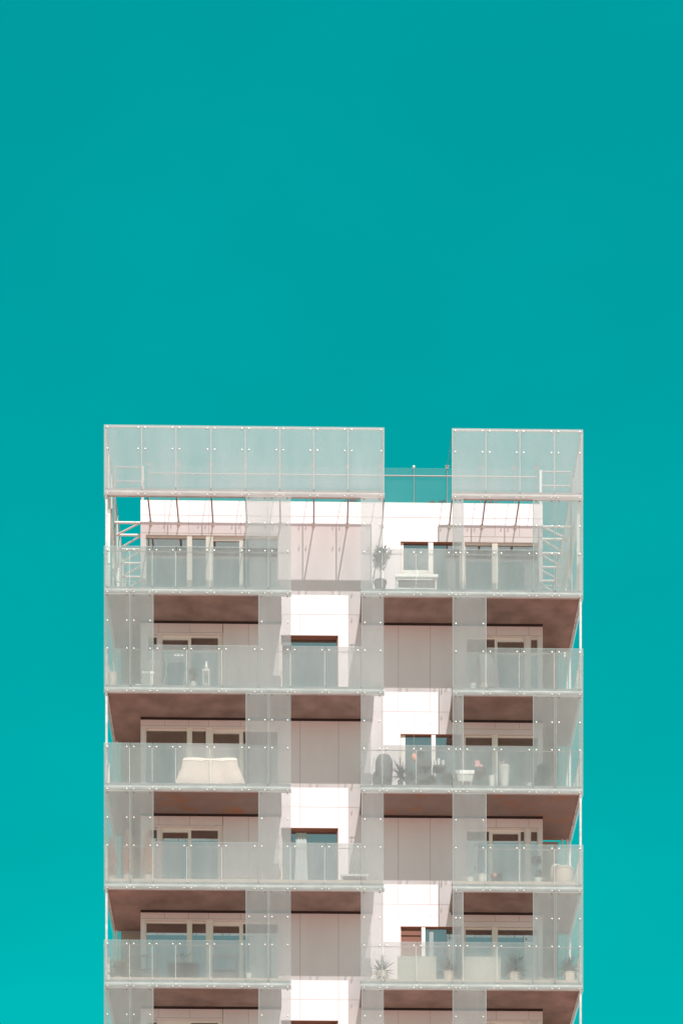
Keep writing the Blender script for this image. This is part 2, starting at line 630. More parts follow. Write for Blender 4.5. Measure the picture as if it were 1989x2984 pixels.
HB = hz(2413, 4)      # B storeys: door head
HA = hz(2124, 3)
HW = hz(2137, 3)
OPEN = {
    'A': [
        dict(x=(424, 811), top=HA, bot=FL + .02, rec=.07, panes=[(427, 545), (560, 600), (621, 697), (708, 808)]),
        dict(x=(1166, 1345), top=HW, bot=FL + .02, rec=.055, panes=[(1180, 1256), (1268, 1341)], rev=True),
        dict(x=(1352, 1568), top=hz(2136, 3), bot=FL + .02, rec=.07, panes=[(1356, 1432), (1449, 1564)]),
    ],
    'B': [
        dict(x=(430, 460), top=HB, bot=hz(2495, 4), rec=.07, panes=[(433, 457)]),
        dict(x=(468, 647), top=HB, bot=FL + .02, rec=.07, panes=[(474, 548), (557, 635)]),
        dict(x=(818, 985), top=HB, bot=FL + .02, rec=.15, panes=[(822, 981)], rev=True),
        dict(x=(1356, 1530), top=hz(2410, 4), bot=FL + .02, rec=.07, panes=[(1360, 1440), (1448, 1525)]),
        dict(x=(1543, 1567), top=hz(2410, 4), bot=FL + .1, rec=.07, panes=[(1546, 1564)]),
    ],
}
WT = .30
def front_wall():
    b = MB()
    levels = list(range(1, 7))
    ztop = ROOF
    rects = []
    for k in levels:
        kind = 'A' if k % 2 else 'B'
        for o in OPEN[kind]:
            bot = o['bot']
            if k == 1 and o['x'][0] == 1166:
                pass
            rects.append((X(o['x'][0], D), X(o['x'][1], D), LV[k] + bot, LV[k] + o['top']))
    zs = sorted({0.0, ztop} | {r[2] for r in rects} | {r[3] for r in rects})
    for z0, z1 in zip(zs, zs[1:]):
        zm = (z0 + z1) / 2
        cuts = sorted((r[0], r[1]) for r in rects if r[2] < zm < r[3])
        x = CXL
        for a, c in cuts:
            b.box(x, a, D, D + WT, z0, z1)
            x = c
        b.box(x, CXR, D, D + WT, z0, z1)
    # rest of the core
    b.box(CXL, CXL + WT, D + WT, BACK, 0, ztop)
    b.box(CXR - WT, CXR, D + WT, BACK, 0, ztop)
    b.box(CXL + WT, CXR - WT, BACK - WT, BACK, 0, ztop)
    # inner back so that rooms are closed
    b.box(CXL + WT, CXR - WT, D + 3.4, D + 3.5, 0, ztop - .1)
    # joints of the cladding
    def vj(px, z0, z1):
        x = X(px, D)
        b.box(x - .006, x + .006, D - .003, D + .02, z0, z1, 1)
    def hj(px0, px1, z, mi=1, t=.006):
        b.box(X(px0, D), X(px1, D), D - .003, D + .02, z - t, z + t, mi)
    for k in levels:
        kind = 'A' if k % 2 else 'B'
        z, zt = LV[k], LV[k - 1]
        head = z + (HB if kind == 'B' else HA)
        up = zt - .03 if k > 1 else ztop
        if kind == 'B':
            for px in (462, 553, 649):
                vj(px, head + .05, up)
            for px in (649, 724):
                vj(px, z + FL, up)
            hj(412, 648, head + .05)
            vj(929, head + .02, z + 2.6)
            for px in (874, 986):
                vj(px, z + 2.6 if px == 874 else head, zt + .25)
            for px in (1160, 1253):
                vj(px, z + FL, up)
            for px in (1445, 1540):
                vj(px, head + .05, up)
            hj(1350, 1578, head + .05)
        else:
            for px in (480, 550, 608, 701):
                vj(px, head + .05, up)
            hj(412, 812, head + .05)
            if k > 1:
                for px in (874, 986):
                    vj(px, z + FL, up)
                for px in (1160, 1253):
                    vj(px, head + .15, up)
            for px in (1441, 1512):
                vj(px, head + .05, up)
            hj(1350, 1578, head + .03)
        hj(818, 1345, z + FL - .01, t=.004)
        if k > 1:                       # dark strip painting the shade of the gap where soffit meets wall
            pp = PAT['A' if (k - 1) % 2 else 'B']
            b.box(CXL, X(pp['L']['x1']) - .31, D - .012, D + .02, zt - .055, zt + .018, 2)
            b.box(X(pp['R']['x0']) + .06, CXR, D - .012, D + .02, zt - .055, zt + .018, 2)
    hj(412, 1578, Zc(1506, D))
    for px in (470, 660, 850, 1040, 1230, 1420):
        vj(px, Zc(1506, D), ROOF - .05)
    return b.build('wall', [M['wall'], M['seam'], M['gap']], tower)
front_wall()

# coping and roof deck
c = MB()
c.box(CXL - .004, CXR + .004, D - .004, D + .34, ROOF + .002, ROOF + .02)
c.box(CXL - .004, CXL + .34, D + .34, BACK, ROOF + .002, ROOF + .02)
c.box(CXR - .34, CXR + .004, D + .34, BACK, ROOF + .002, ROOF + .02)
c.build('coping', M['white'], tower)
r = MB()
r.box(CXL + WT, CXR - WT, D + WT, BACK - WT, ROOF - .45, ROOF - .15)
r.build('roof', M['roof'], tower)

# ---- windows ----------------------------------------------------------------------
def window(k, kind, o):
    z = LV[k]
    x0, x1 = X(o['x'][0], D), X(o['x'][1], D)
    z0, z1 = z + o['bot'], z + o['top']
    rec = o['rec']
    y0 = D + rec
    panes = o['panes']
    small = None
    if k == 1 and o['x'][0] == 1166:
        panes = [(1175, 1247), (1261, 1339)]
        small = Zc(1660, D)
    if k == 5 and o['x'][0] == 1166:
        panes = [(1168, 1227), (1238, 1341)]
    if k == 4 and o['x'][0] == 1356:
        panes = [(1360, 1424), (1434, 1509), (1516, 1526)]
    f = MB()
    # reveal lining, then frame pieces between panes
    mi = 1 if o.get('rev') else 0
    e = .012
    f.box(x0 + .001, x0 + e, D + .002, y0 + .08, z0, z1, mi)
    f.box(x1 - e, x1 - .001, D + .002, y0 + .08, z0, z1, mi)
    f.box(x0 + e, x1 - e, D + .002, y0 + .08, z1 - e, z1 - .001, mi)
    f.box(x0 + e, x1 - e, D + .002, y0 + .08, z0 + .001, z0 + .05, 0)
    edges = [x0 + e]
    for a, b2 in panes:
        edges += [X(a, y0), X(b2, y0)]
    edges.append(x1 - e)
    for i in range(0, len(edges), 2):
        if edges[i + 1] > edges[i] + .004:
            yy = y0 - .05 if (edges[i + 1] - edges[i] > .12 and not mi) else y0
            if mi and i > 0 and i < len(edges) - 2:
                yy = D + .01
            f.box(edges[i], edges[i + 1], yy, y0 + .07, z0 + .05, z1 - e, 0)
    pt = []
    for i, (a, b2) in enumerate(panes):
        xa, xb = X(a, y0), X(b2, y0)
        lo, hi = z0 + .05, z1 - e
        if small is not None and i == 0:
            f.box(xa, xb, D + .02, y0 + .07, lo, small, 0)
            lo = small
        bar = .045
        dh = .05 + (.07 if (kind, i, o['x'][0]) in (('A', 2, 424), ('B', 0, 468), ('B', 1, 1356)) else 0)
        if mi:
            dh = .015
        if k == 5 and o['x'][0] == 1166 and i == 0:
            dh = .02
        f.box(xa, xb, y0 + .005, y0 + .06, hi - dh, hi, 0 if not mi else 1)
        f.box(xa, xb, y0 + .005, y0 + .06, lo, lo + bar, 0)
        pt.append((xa, xb, lo + bar, hi - dh, i))
    w_ = f.build('window', [M['frame'], M['reveal']], tower)
    for xa, xb, lo, hi, i in pt:
        p = MB()
        yp = y0 + .035
        p.box(xa - .002, xb + .002, yp, yp + .02, lo - .002, hi + .002)
        m = 'pane2' if (k == 3 and o['x'][0] not in (1166,)) or (k == 2 and o['x'][0] == 1356) else 'pane'
        if k == 5 and o['x'][0] == 1166 and i == 0:
            p = MB()
            p.box(xa, xb, yp - .02, yp + .02, lo, hi)
            p.box(xa, xb, yp - .045, yp - .02, hi - .22, hi - .19)
            p.build('shutter', M['blind'], w_)
            continue
        p.build('pane', M[m], w_)
    return w_, y0

for k in range(1, 7):
    kind = 'A' if k % 2 else 'B'
    for o in OPEN[kind]:
        wn, y0 = window(k, kind, o)
        if k == 4 and o['x'][0] == 818 or (k == 5 and o['x'][0] == 1166):
            cu = MB()
            a, b2 = (862, 893) if k == 4 else (1250, 1262)
            xa, xb = X(a, y0), X(b2, y0)
            zb, zt2 = LV[k] + o['bot'] + .1, LV[k] + o['top'] - .07
            n = 24
            vs, fs = [], []
            for j in range(9):
                t = j / 8
                flare = (1.0 + .55 * t ** 2) if k == 4 else 1
                for i in range(n + 1):
                    u = i / n
                    cx = (xa + xb) / 2
                    vs.append((cx + (u - .5) * (xb - xa) * flare, y0 + .022 + .010 * sin(u * 22), zt2 + (zb - zt2) * t))
            for j in range(8):
                for i in range(n):
                    q = j * (n + 1) + i
                    fs.append((q, q + 1, q + n + 2, q + n + 1))
            cu.add(vs, fs)
            cu.build('curtain', M['curtain'], wn, smooth=True)

# ---- roof screen -------------------------------------------------------------------
z0, z1 = LV[0], Zc(1245)
SCREEN_L = [303, 413, 513, 615, 715, 815, 914, 1014, 1120]
SCREEN_R = [1315, 1415, 1514, 1615, 1698]
SIDE_Y = [.02, 1.02, 2.04, 3.06, 4.08, 5.10, 6.12, 7.14, 8.16]
for left, xs in ((True, SCREEN_L), (False, SCREEN_R)):
    fr = MB()
    xa, xb = X(xs[0]) + .02, X(xs[-1]) - .02
    fr.box(xa, xb, .02, .05, z1 - .05, z1 - .008)                       # top flat
    for q in (xs[1:] if left else xs[:-1]):
        x = X(q)
        off = -.03 if (q == 1120) else (.03 if q == 1315 else 0)
        fr.box(x + off - .014, x + off + .014, .022, .062, z0 + .26, z1 - .052)
    xo = XL + .05 if left else XR - .05
    for y in SIDE_Y:
        fr.box(xo - .02, xo + .02, y + .03, y + .07, z0 + .26, z1 - .052)
    fr.box(xo - .02, xo + .02, .052, 8.2, z1 - .05, z1 - .008)
    root = fr.build('roof_screen', M['mullion'], tower)
    b = MB()
    b.extrude_x(beam_profile(.012, z0), X(xs[0]) + (.03 if left else 0), X(xs[-1]) - (0 if left else .03))
    b.build('edge_beam', M['steel'], root, smooth=True)
    fb = MB()
    fb.box(X(xs[0]) + .04, X(xs[-1]) - .04, .102, .116, z0 + .199, z0 + .27)
    fb.build('flange', M['flange'], root)
    sb = MB()
    xc = XL + .012 if left else XR - .012
    pr = [(xc + (q - .012) * (1 if left else -1), h) for q, h in beam_profile(.012, z0)]
    sb.extrude_y(pr, .12, 8.2)
    sb.build('side_beam', M['white_steel'], root, smooth=True)
    for a, c2 in zip(xs, xs[1:]):
        glass_panel('roof_screen_panel', a, c2, z0 - .008, z1, (z0 + .03, z1 - .72, z1 - .08), root, 'roof_glass')
    for y, y2 in zip(SIDE_Y, SIDE_Y[1:]):
        side_panel('roof_side_panel', XL if left else XR, y, y2, z0 - .008, z1, root, 'roof_glass')
    # struts from the beam to the wall, seen from below
    st = [430, 513, 615, 715, 815, 914, 1014, 1118] if left else [1317, 1414, 1513]
    for q in st:
        s = MB()
        x = X(q)
        s.tube((x, .11, z0 + .06), (x, D - .06, z0 + .06), .022, 8)
        s.lathe((x, D - .05, z0 + .06), [(.001, -.045), (.035, -.03), (.045, 0), (.035, .03), (.001, .045)], 10, 1)
        s.box(x - .06, x + .06, D - .012, D - .003, z0, z0 + .12, 1)
        s.build('strut', [M['strut'], M['white_steel']], root, smooth=True)
    # white side truss between the side beam and the core
    xi = (XL + .2) if left else (XR - .2)
    xw = CXL - .01 if left else CXR + .01
    tr = MB()
    ys = [D + .05, 2.05, 2.75, 3.45, 4.15, 4.85, 5.55, 6.25]
    for i, y in enumerate(ys):
        tr.tube((xi, y, z0 + .1), (xw, y, z0 + .1), .035, 8)
        if i:
            if left:
                tr.tube((xi, y, z0 + .1), (xw, ys[i - 1], z0 + .1), .026, 8)
            else:
                tr.tube((xi, y, z0 + .1), (xw, ys[i - 1], z0 + .1), .026, 8)
    tr.build('side_truss', M['white_steel'], root)
    # tie rods from the head of the screen back to the guard posts
    ti = MB()
    for q, gq in ((413, 434), (513, 519), (615, 616), (715, 715), (815, 813), (914, 912), (1014, 1012), (1116, 1107)) if left else \
                 ((1318, 1302), (1415, 1399), (1514, 1497), (1580, 1561)):
        a = Vector((X(q), .05, z1 - .1))
        bb = Vector((at(gq, 1360, D + .12).x, D + .10, Zc(1358, D + .12)))
        ti.tube(a, bb, .008, 6)
        ti.box(bb.x - .07, bb.x + .07, bb.y - .03, bb.y - .01, bb.z - .01, bb.z + .02)
    ti.build('tie_rod', M['strut'], root)
    gr = MB()
    xq = CXL + .06 if left else CXR - .06
    gr.box(xq - .04, xq + .04, D + .02, D + .10, ROOF + .022, Zc(1362, D))
    for py in (1365, 1406):
        gr.tube((xq, D + .06, Zc(py, D)), (XL + .2 if left else XR - .2, D + .06, Zc(py, D)), .022, 8)
    # back leg of the side frame, down to the balcony below
    gr.tube((xi, D + .06, LV[1] + .3), (xi, D + .06, Zc(1365, D)), .026, 8)
    gr.build('side_gate', M['rail'], root)

# side columns of the top storey (left side, sunlit white steel)
for left in (True, False):
    lc = MB()
    xi = XL + .12 if left else XR - .12
    sg = 1 if left else -1
    for y in (.30, 2.2, 3.6):
        lc.box(xi - .045, xi + .045, y - .05, y + .05, LV[1] + .28, z0 + .02)
    lc.tube((xi + sg * .02, .32, z0 + .02), (xi + sg * .16, 2.2, LV[1] + .3), .03, 8)
    xw = CXL - .02 if left else CXR + .02
    for zz in (LV[1] + .42, LV[1] + 1.05, LV[1] + 1.7):
        lc.tube((xi, 2.2, zz), (xw, 2.2, zz), .022, 8)
    lc.tube((xi, 2.2, LV[1] + .42), (xw, 2.2, LV[1] + 1.05), .018, 8)
    lc.build('side_frame', M['white_steel'], tower)

# roof guard: posts with ball heads, rail and clear glass
gz0, gz1 = ROOF + .022, Zc(1358, D + .12)
gy = D + .14
root = MB()
root.tube((X(432, gy), gy, Zc(1385, gy)), (X(1566, gy), gy, Zc(1385, gy)), .020, 8)
guard = root.build('roof_guard', M['rail'], tower)
GP = [434, 519, 616, 715, 813, 912, 1012, 1107, 1205, 1302, 1399, 1497, 1561]
for q in GP:
    p = MB()
    x = X(q, gy)
    p.tube((x, gy, gz0), (x, gy, gz1 - .03), .019, 8)
    p.lathe((x, gy, gz1), [(.001, -.05), (.035, -.035), (.05, 0), (.035, .035), (.001, .05)], 10, 1)
    p.build('guard_post', [M['rail'], M['bolt']], guard, smooth=True)
for a, c2 in zip(GP, GP[1:]):
    p = MB()
    p.box(X(a, gy) + .03, X(c2, gy) - .03, gy + .04, gy + .05, gz0, gz1)
    p.build('guard_panel', M['clear'], guard)
# ------------------------------------------------------------------ things on the balconies and the roof
def fz(lv):
    return LV[lv] + FL + .003

def base(px, Y, lv):
    return Vector((X(px, Y), Y, fz(lv)))

def pot(root, c, r0, r1, h, m='white', n=14, rmod=None, name='pot'):
    b = MB()
    b.lathe(c, [(r0, 0), (r1, h * .93), (r1 * 1.06, h * .94), (r1 * 1.06, h), (r1 * .9, h), (r1 * .88, h - .03)], n, 0, rmod)
    b.lathe((c[0], c[1], c[2] + h - .06), [(r1 * .85, 0), (r1 * .85, .03)], n, 1)
    return b.build(name, [M[m], M['soil']], root, smooth=True)

def yucca(px, Y, lv, label, h_pot, r, L, n, m='leaf', pm='cream', scal=True, seed=1, group=None, stem=.0):
    rnd = random.Random(seed)
    c = base(px, Y, lv)
    t = thing('yucca_plant', label, 'plant', c, group)
    pot(t, c, r * .85, r, h_pot, pm, 24 if scal else 14, (lambda k, n_: 1 + .05 * cos(2 * pi * k / n_ * 8)) if scal else None)
    b = MB()
    top = c + Vector((0, 0, h_pot))
    if stem:
        b.tube(top - Vector((0, 0, .05)), top + Vector((0, 0, stem)), .03, 6)
    for i in range(int(n * 1.5)):
        a = rnd.uniform(0, 2 * pi)
        el = rnd.uniform(-.25, 1.45)
        d = Vector((cos(a) * cos(el), sin(a) * cos(el) * .38, sin(el)))
        p = top + Vector((0, 0, stem * rnd.uniform(.5, 1.0)))
        ln = L * rnd.uniform(.7, 1.1)
        # arching blade in 4 segments
        q, dd = p, d.copy()
        wd = .034
        side = dd.cross(Vector((0, 0, 1)))
        if side.length < .05:
            side = Vector((1, 0, 0))
        side.normalize()
        vs = [q + side * wd, q - side * wd]
        for s_ in range(1, 5):
            dd = (dd + Vector((0, 0, -.12 * cos(el)))).normalized()
            q = q + dd * ln / 4
            ww = wd * (1 - s_ / 4.2)
            vs += [q + side * ww, q - side * ww]
        b.add(vs, [(2 * s_, 2 * s_ + 1, 2 * s_ + 3, 2 * s_ + 2) for s_ in range(4)])
    b.build('leaves', M[m], t, recalc=False)
    return t

def clump(b, c, rx, ry, rz, n, L, W, rnd, mi=0, gaps=0):
    for i in range(n):
        while True:
            v = Vector((rnd.uniform(-1, 1), rnd.uniform(-1, 1), rnd.uniform(-1, 1)))
            if v.length < 1:
                break
        v = v.normalized() * v.length ** .5
        p = Vector(c) + Vector((v.x * rx, v.y * ry, v.z * rz))
        d = (v + Vector((rnd.gauss(0, .7), rnd.gauss(0, .7), rnd.gauss(.1, .7))))
        b.leaf(p, d, Vector((rnd.gauss(0, 1), rnd.gauss(0, 1), 1)), L * rnd.uniform(.6, 1.3), W * rnd.uniform(.7, 1.3), mi)

def bush(px, Y, lv, label, w_, h_, pot_h=0, pot_r=.12, m='leaf2', pm='dark', n=160, seed=3, name='potted_shrub', z=None, group=None, L=.10, W=.04):
    rnd = random.Random(seed)
    c = base(px, Y, lv)
    if z is not None:
        c.z = z
    t = thing(name, label, 'plant', c, group)
    if pot_h:
        pot(t, c, pot_r * .8, pot_r, pot_h, pm)
    b = MB()
    for s_ in range(5):
        a = rnd.uniform(0, 2 * pi)
        b.tube(c + Vector((0, 0, pot_h - .05 if pot_h else 0)), c + Vector((cos(a) * w_ * .25, sin(a) * w_ * .2, pot_h + h_ * .6)), .008, 5, 1)
    # three uneven clumps
    for s_ in range(4):
        cc = c + Vector((rnd.uniform(-.28, .28) * w_, rnd.uniform(-.2, .2) * w_, pot_h + h_ * rnd.uniform(.3, .72)))
        clump(b, cc, w_ * .32, w_ * .25, h_ * .30, int(n * .6), L, W, rnd)
    b.build('leaves', [M[m], M['bark']], t, recalc=False)
    return t

def planter(px, Y, lv, label, r0, r1, h, m='white', name='plant_pot', cat='pot', group=None):
    c = base(px, Y, lv)
    t = thing(name, label, cat, c, group)
    b = MB()
    b.lathe(c, [(r0, 0), (r0 * 1.02, .02), (r1, h * .9), (r1 * 1.07, h * .92), (r1 * 1.07, h), (r1 * .92, h), (r1 * .9, h - .04)], 18)
    b.build('bowl', M[m], t, smooth=True)
    s = MB()
    s.lathe((c.x, c.y, c.z + h - .045), [(r1 * .88, 0), (r1 * .86, .02)], 18)
    s.build('soil', M['soil'], t)
    return t

FY = .36     # usual distance of things behind the balcony glass

# --- top storey (level 1)
c = base(1107, FY, 1)
olive = thing('olive_tree', 'small round olive tree in a grey pot on the top balcony', 'tree', c)
pot(olive, c, .13, .19, .36, 'grey')
tb = MB()
tb.tube(c + Vector((0, 0, .3)), c + Vector((.02, 0, .78)), .022, 7, 0, .016)
for k in range(7):
    a = k * 2.4
    tb.tube(c + Vector((.02, 0, .70 + .02 * k)), c + Vector((.02 + cos(a) * .14, sin(a) * .12, .98 + .05 * (k % 3))), .010, 5, 0, .004)
tb.build('trunk', M['bark'], olive)
cb = MB()
rn = random.Random(5)
for k in range(9):
    a = k * 2.4
    rr = .15 * (k % 3) / 2
    clump(cb, c + Vector((.02 + cos(a) * rr, sin(a) * rr * .8, .88 + .052 * k)), .16, .14, .12, 90, .085, .030, rn)
cb.build('crown', M['leaf'], olive, recalc=False)

def bench_sofa():
    c = base(1212, .68, 1)
    t = thing('garden_sofa', 'white framed garden sofa with grey cushions on the top balcony', 'sofa', c)
    x0, x1 = X(1152, .68), X(1271, .68)
    z = c.z
    f = MB()
    for x in (x0, x1 - .06):
        f.box(x, x + .06, .45, .51, z, z + .62)
        f.box(x, x + .06, 1.05, 1.10, z, z + .62)
        f.box(x, x + .06, .51, 1.05, z + .56, z + .62)
    f.box(x0 - .03, x1 + .03, .40, .45, z + .52, z + .64)
    f.box(x0 + .06, x1 - .06, .46, 1.08, z + .20, z + .26)
    f.build('frame', M['white'], t)
    s = MB()
    s.box(x0 + .07, x1 - .07, .56, 1.07, z + .262, z + .40)
    s.box(x0 + .07, (x0 + x1) / 2 - .01, .46, .55, z + .262, z + .50)
    s.box((x0 + x1) / 2 + .01, x1 - .07, .46, .55, z + .262, z + .50)
    s.build('cushion', M['grey'], t)
bench_sofa()
b = MB()
c = base(1255, .34, 1)
b.lathe((c.x, c.y, c.z), [(.02, 0), (.06, .02), (.085, .08), (.06, .14), (.01, .165)], 14)
tag(b.build('ball', M['white'], smooth=True), 'small white ball on the floor before the garden sofa', 'ball')
c = base(1140, .9, 1)
t = thing('low_stool', 'low white stool between the olive tree and the sofa', 'stool', c)
b = MB()
b.box(c.x - .16, c.x + .16, .74, 1.04, c.z + .26, c.z + .30)
b.build('seat', M['white'], t)
for sx in (-1, 1):
    for sy in (.76, 1.0):
        b = MB()
        b.box(c.x + sx * .14 - .015, c.x + sx * .14 + .015, sy, sy + .03, c.z, c.z + .26)
        b.build('leg', M['white'], t)

# --- roof plants along the guard
for i, (q, ww, hh, m, lab) in enumerate([
        (1030, .32, .55, 'redleaf', 'red leaved roof shrub beneath the left glass screen end'),
        (1001, .22, .38, 'leaf2', 'small dark green roof shrub left of the red shrub'),
        (1214, .25, .34, 'redleaf', 'low reddish plant at the left of the open roof gap'),
        (1258, .28, .62, 'redleaf', 'tallest wispy reddish plant in the open roof gap'),
        (1290, .26, .40, 'redleaf', 'reddish plant at the right end of the open roof gap'),
        (1432, .42, .52, 'redleaf', 'broad reddish shrub behind the right glass screen'),
        (1462, .26, .35, 'leaf2', 'dark green roof shrub beside the broad reddish shrub')]):
    bush(q, D + .55, 1, lab, ww, hh, .12, .10, m, 'grey', n=120, seed=20 + i, name='roof_plant', z=ROOF - .10, L=.08, W=.022)

# --- storey two (level 2), left
c = base(601, FY, 2)
t = thing('lantern', 'tall white bottle shaped lantern on the second balcony floor', 'lantern', c)
b = MB()
for sx in (-1, 1):
    for sy in (-1, 1):
        b.box(c.x + sx * .085 - .012, c.x + sx * .085 + .012, c.y + sy * .085 - .012, c.y + sy * .085 + .012, c.z, c.z + .42)
b.box(c.x - .10, c.x + .10, c.y - .10, c.y + .10, c.z, c.z + .03)
b.box(c.x - .11, c.x + .11, c.y - .11, c.y + .11, c.z + .42, c.z + .46)
b.lathe((c.x, c.y, c.z + .461), [(.085, 0), (.05, .07), (.035, .15), (.03, .21), (.012, .23)], 12)
b.build('frame', M['white'], t)
b = MB()
b.tube((c.x, c.y, c.z + .03), (c.x, c.y, c.z + .17), .045, 12)
b.build('candle', M['cream'], t)
b = MB()
b.box(c.x - .07, c.x + .07, c.y - .07, c.y + .07, c.z + .035, c.z + .415)
b.build('pane', M['clear'], t)
bush(563, .34, 2, 'small dark plant in a white pot beside the white lantern', .22, .30, .17, .09, 'leaf2', 'white', n=70, seed=31, L=.09, W=.03)
planter(328, .32, 2, 'pinkish clay pot at the far left of the second balcony', .10, .14, .27, 'cream')
c = base(404, .27, 2)
b = MB()
b.box(c.x - .085, c.x + .085, c.y - .09, c.y + .09, c.z, c.z + .06)
b.box(c.x - .07, c.x + .07, c.y - .075, c.y + .075, c.z + .06, c.z + .075)
tag(b.build('storage_box', M['white']), 'small flat white box on the second balcony floor', 'box')
c = base(432, .85, 2)
t = thing('storage_chest', 'pale grey storage chest under the narrow second floor window', 'chest', c)
b = MB()
b.box(c.x - .17, c.x + .17, .68, 1.02, c.z, c.z + .33)
b.build('body', M['beige'], t)
b = MB()
b.box(c.x - .18, c.x + .18, .67, 1.03, c.z + .332, c.z + .37)
b.build('lid', M['white'], t)
# drying rack
c = base(512, .75, 2)
t = thing('drying_rack', 'thin white laundry drying rack before the second floor door', 'drying rack', c)
b = MB()
x0, x1 = X(484, .75), X(541, .75)
for sx in (x0, x1):
    b.tube((sx - .08, .55, c.z), (sx + .02, .95, c.z + .80), .010, 6)
    b.tube((sx + .08, .95, c.z), (sx - .02, .55, c.z + .80), .010, 6)
b.build('leg', M['mullion'], t)
b = MB()
for k in range(6):
    y = .55 + .08 * k
    b.tube((x0 - .05, y, c.z + .80), (x1 + .05, y, c.z + .80), .006, 6)
b.build('rail', M['mullion'], t)
b = MB()
for q in (512, 521, 531):
    xx = X(q, .6)
    b.box(xx - .035, xx + .035, .55, .60, c.z + .77, c.z + .815)
b.build('laundry', M['white'], t)
# broom leaning at the left
b = MB()
c = base(336, .8, 2)
b.tube((c.x - .02, .75, c.z + .55), (c.x + .05, .55, c.z + .03), .012, 6)
b.tube((c.x - .02, .75, c.z + .55), (c.x - .16, 1.3, c.z + 1.15), .012, 6)
b.box(c.x - .02, c.x + .12, .52, .57, c.z, c.z + .05)
tag(b.build('broom', M['white']), 'white handled broom leaning at the left end balcony wall', 'broom')

# --- storey two, right
def covered_grill():
    c = base(1411, .9, 2)
    prof = [(.47, 0, .33), (.46, .28, .32), (.43, .52, .30), (.40, .66, .28), (.30, .72, .22), (.27, .84, .20), (.19, .92, .13)]
    vs, fs = [], []
    n = 20
    rnd = random.Random(4)
    for hw, z, hd in prof:
        for k in range(n):
            a = 2 * pi * k / n
            sx = abs(cos(a)) ** .5 * (1 if cos(a) > 0 else -1)
            sy = abs(sin(a)) ** .5 * (1 if sin(a) > 0 else -1)
            rip = 1 + .035 * sin(5 * a + z * 3) + rnd.uniform(-.012, .012)
            vs.append((c.x + hw * sx * rip, c.y + hd * sy * rip, c.z + z))
    for i in range(len(prof) - 1):
        for k in range(n):
            fs.append((i * n + k, i * n + (k + 1) % n, (i + 1) * n + (k + 1) % n, (i + 1) * n + k))
    fs.append(tuple(range((len(prof) - 1) * n, len(prof) * n)))
    b = MB()
    b.add(vs, fs)
    tag(b.build('covered_grill', M['grey'], smooth=True), 'barbecue under a dark grey cover on the second right balcony', 'barbecue')
covered_grill()
c = base(1517, .55, 2)
t = thing('low_bench', 'low pinkish wooden bench on the second right balcony', 'bench', c)
b = MB()
for k in range(3):
    b.box(c.x - .28, c.x + .28, .40 + .10 * k, .49 + .10 * k, c.z + .09, c.z + .125)
b.build('seat', M['deck'], t)
for sx in (-1, 1):
    b = MB()
    b.box(c.x + sx * .22 - .025, c.x + sx * .22 + .025, .42, .67, c.z, c.z + .088)
    b.build('leg', M['deck'], t)
planter(1377, .28, 2, 'small whitish bowl left of two near the covered barbecue', .07, .10, .10, 'white')
planter(1409, .30, 2, 'wider whitish bowl before the covered barbecue base', .09, .13, .09, 'cream')

# --- storey three (level 3), left: covered table
def covered_table():
    Y = .42
    c = base(614, Y, 3)
    xa, xb = X(513, Y), X(715, Y)
    ta, tb_ = X(537, Y), X(688, Y)
    z = c.z
    Q = lambda y: .17 + (y - .36) * .85
    b = MB()
    rnd = random.Random(9)
    rings = []
    # rings from hem up to the table edge, rectangle outline with folds
    def ring(x0, x1, y0, y1, zz, fold):
        pts = []
        per = [(x0, y0), (x1, y0), (x1, y1), (x0, y1)]
        m = 16
        for e in range(4):
            (ax, ay), (bx, by) = per[e], per[(e + 1) % 4]
            for k in range(m):
                u = k / m
                px_, py_ = ax + (bx - ax) * u, ay + (by - ay) * u
                nx, ny = (by - ay), -(bx - ax)
                l = math.hypot(nx, ny)
                f = fold * (sin(u * pi * 5 + e * 1.3) * .6 + sin(u * pi * 11 + e) * .3) * min(1, 6 * u * (1 - u))
                pts.append((px_ + nx / l * f, py_ + ny / l * f, zz + .012 * sin(u * 9 + e)))
        return pts
    R = [ring(xa, xb, Q(.36), Q(1.18), z + .02, .085),
         ring(xa + (ta - xa) * .35, xb - (xb - tb_) * .35, Q(.40), Q(1.14), z + .22, .075),
         ring(xa + (ta - xa) * .75, xb - (xb - tb_) * .75, Q(.43), Q(1.10), z + .40, .050),
         ring(ta - .03, tb_ + .03, Q(.46), Q(1.06), z + .575, .006),
         ring(ta + .02, tb_ - .02, Q(.50), Q(1.02), z + .61, .0),
         ring(ta + .30, tb_ - .30, Q(.66), Q(.90), z + .625, 0)]
    N = len(R[0])
    vs = [p for r_ in R for p in r_]
    fs = []
    for i in range(len(R) - 1):
        for k in range(N):
            fs.append((i * N + k, i * N + (k + 1) % N, (i + 1) * N + (k + 1) % N, (i + 1) * N + k))
    fs.append(tuple(range((len(R) - 1) * N, len(R) * N)))
    b.add(vs, fs)
    tag(b.build('covered_table', M['tarp'], smooth=True), 'long table under a pale cream tarpaulin behind left third balcony glass', 'table')
covered_table()

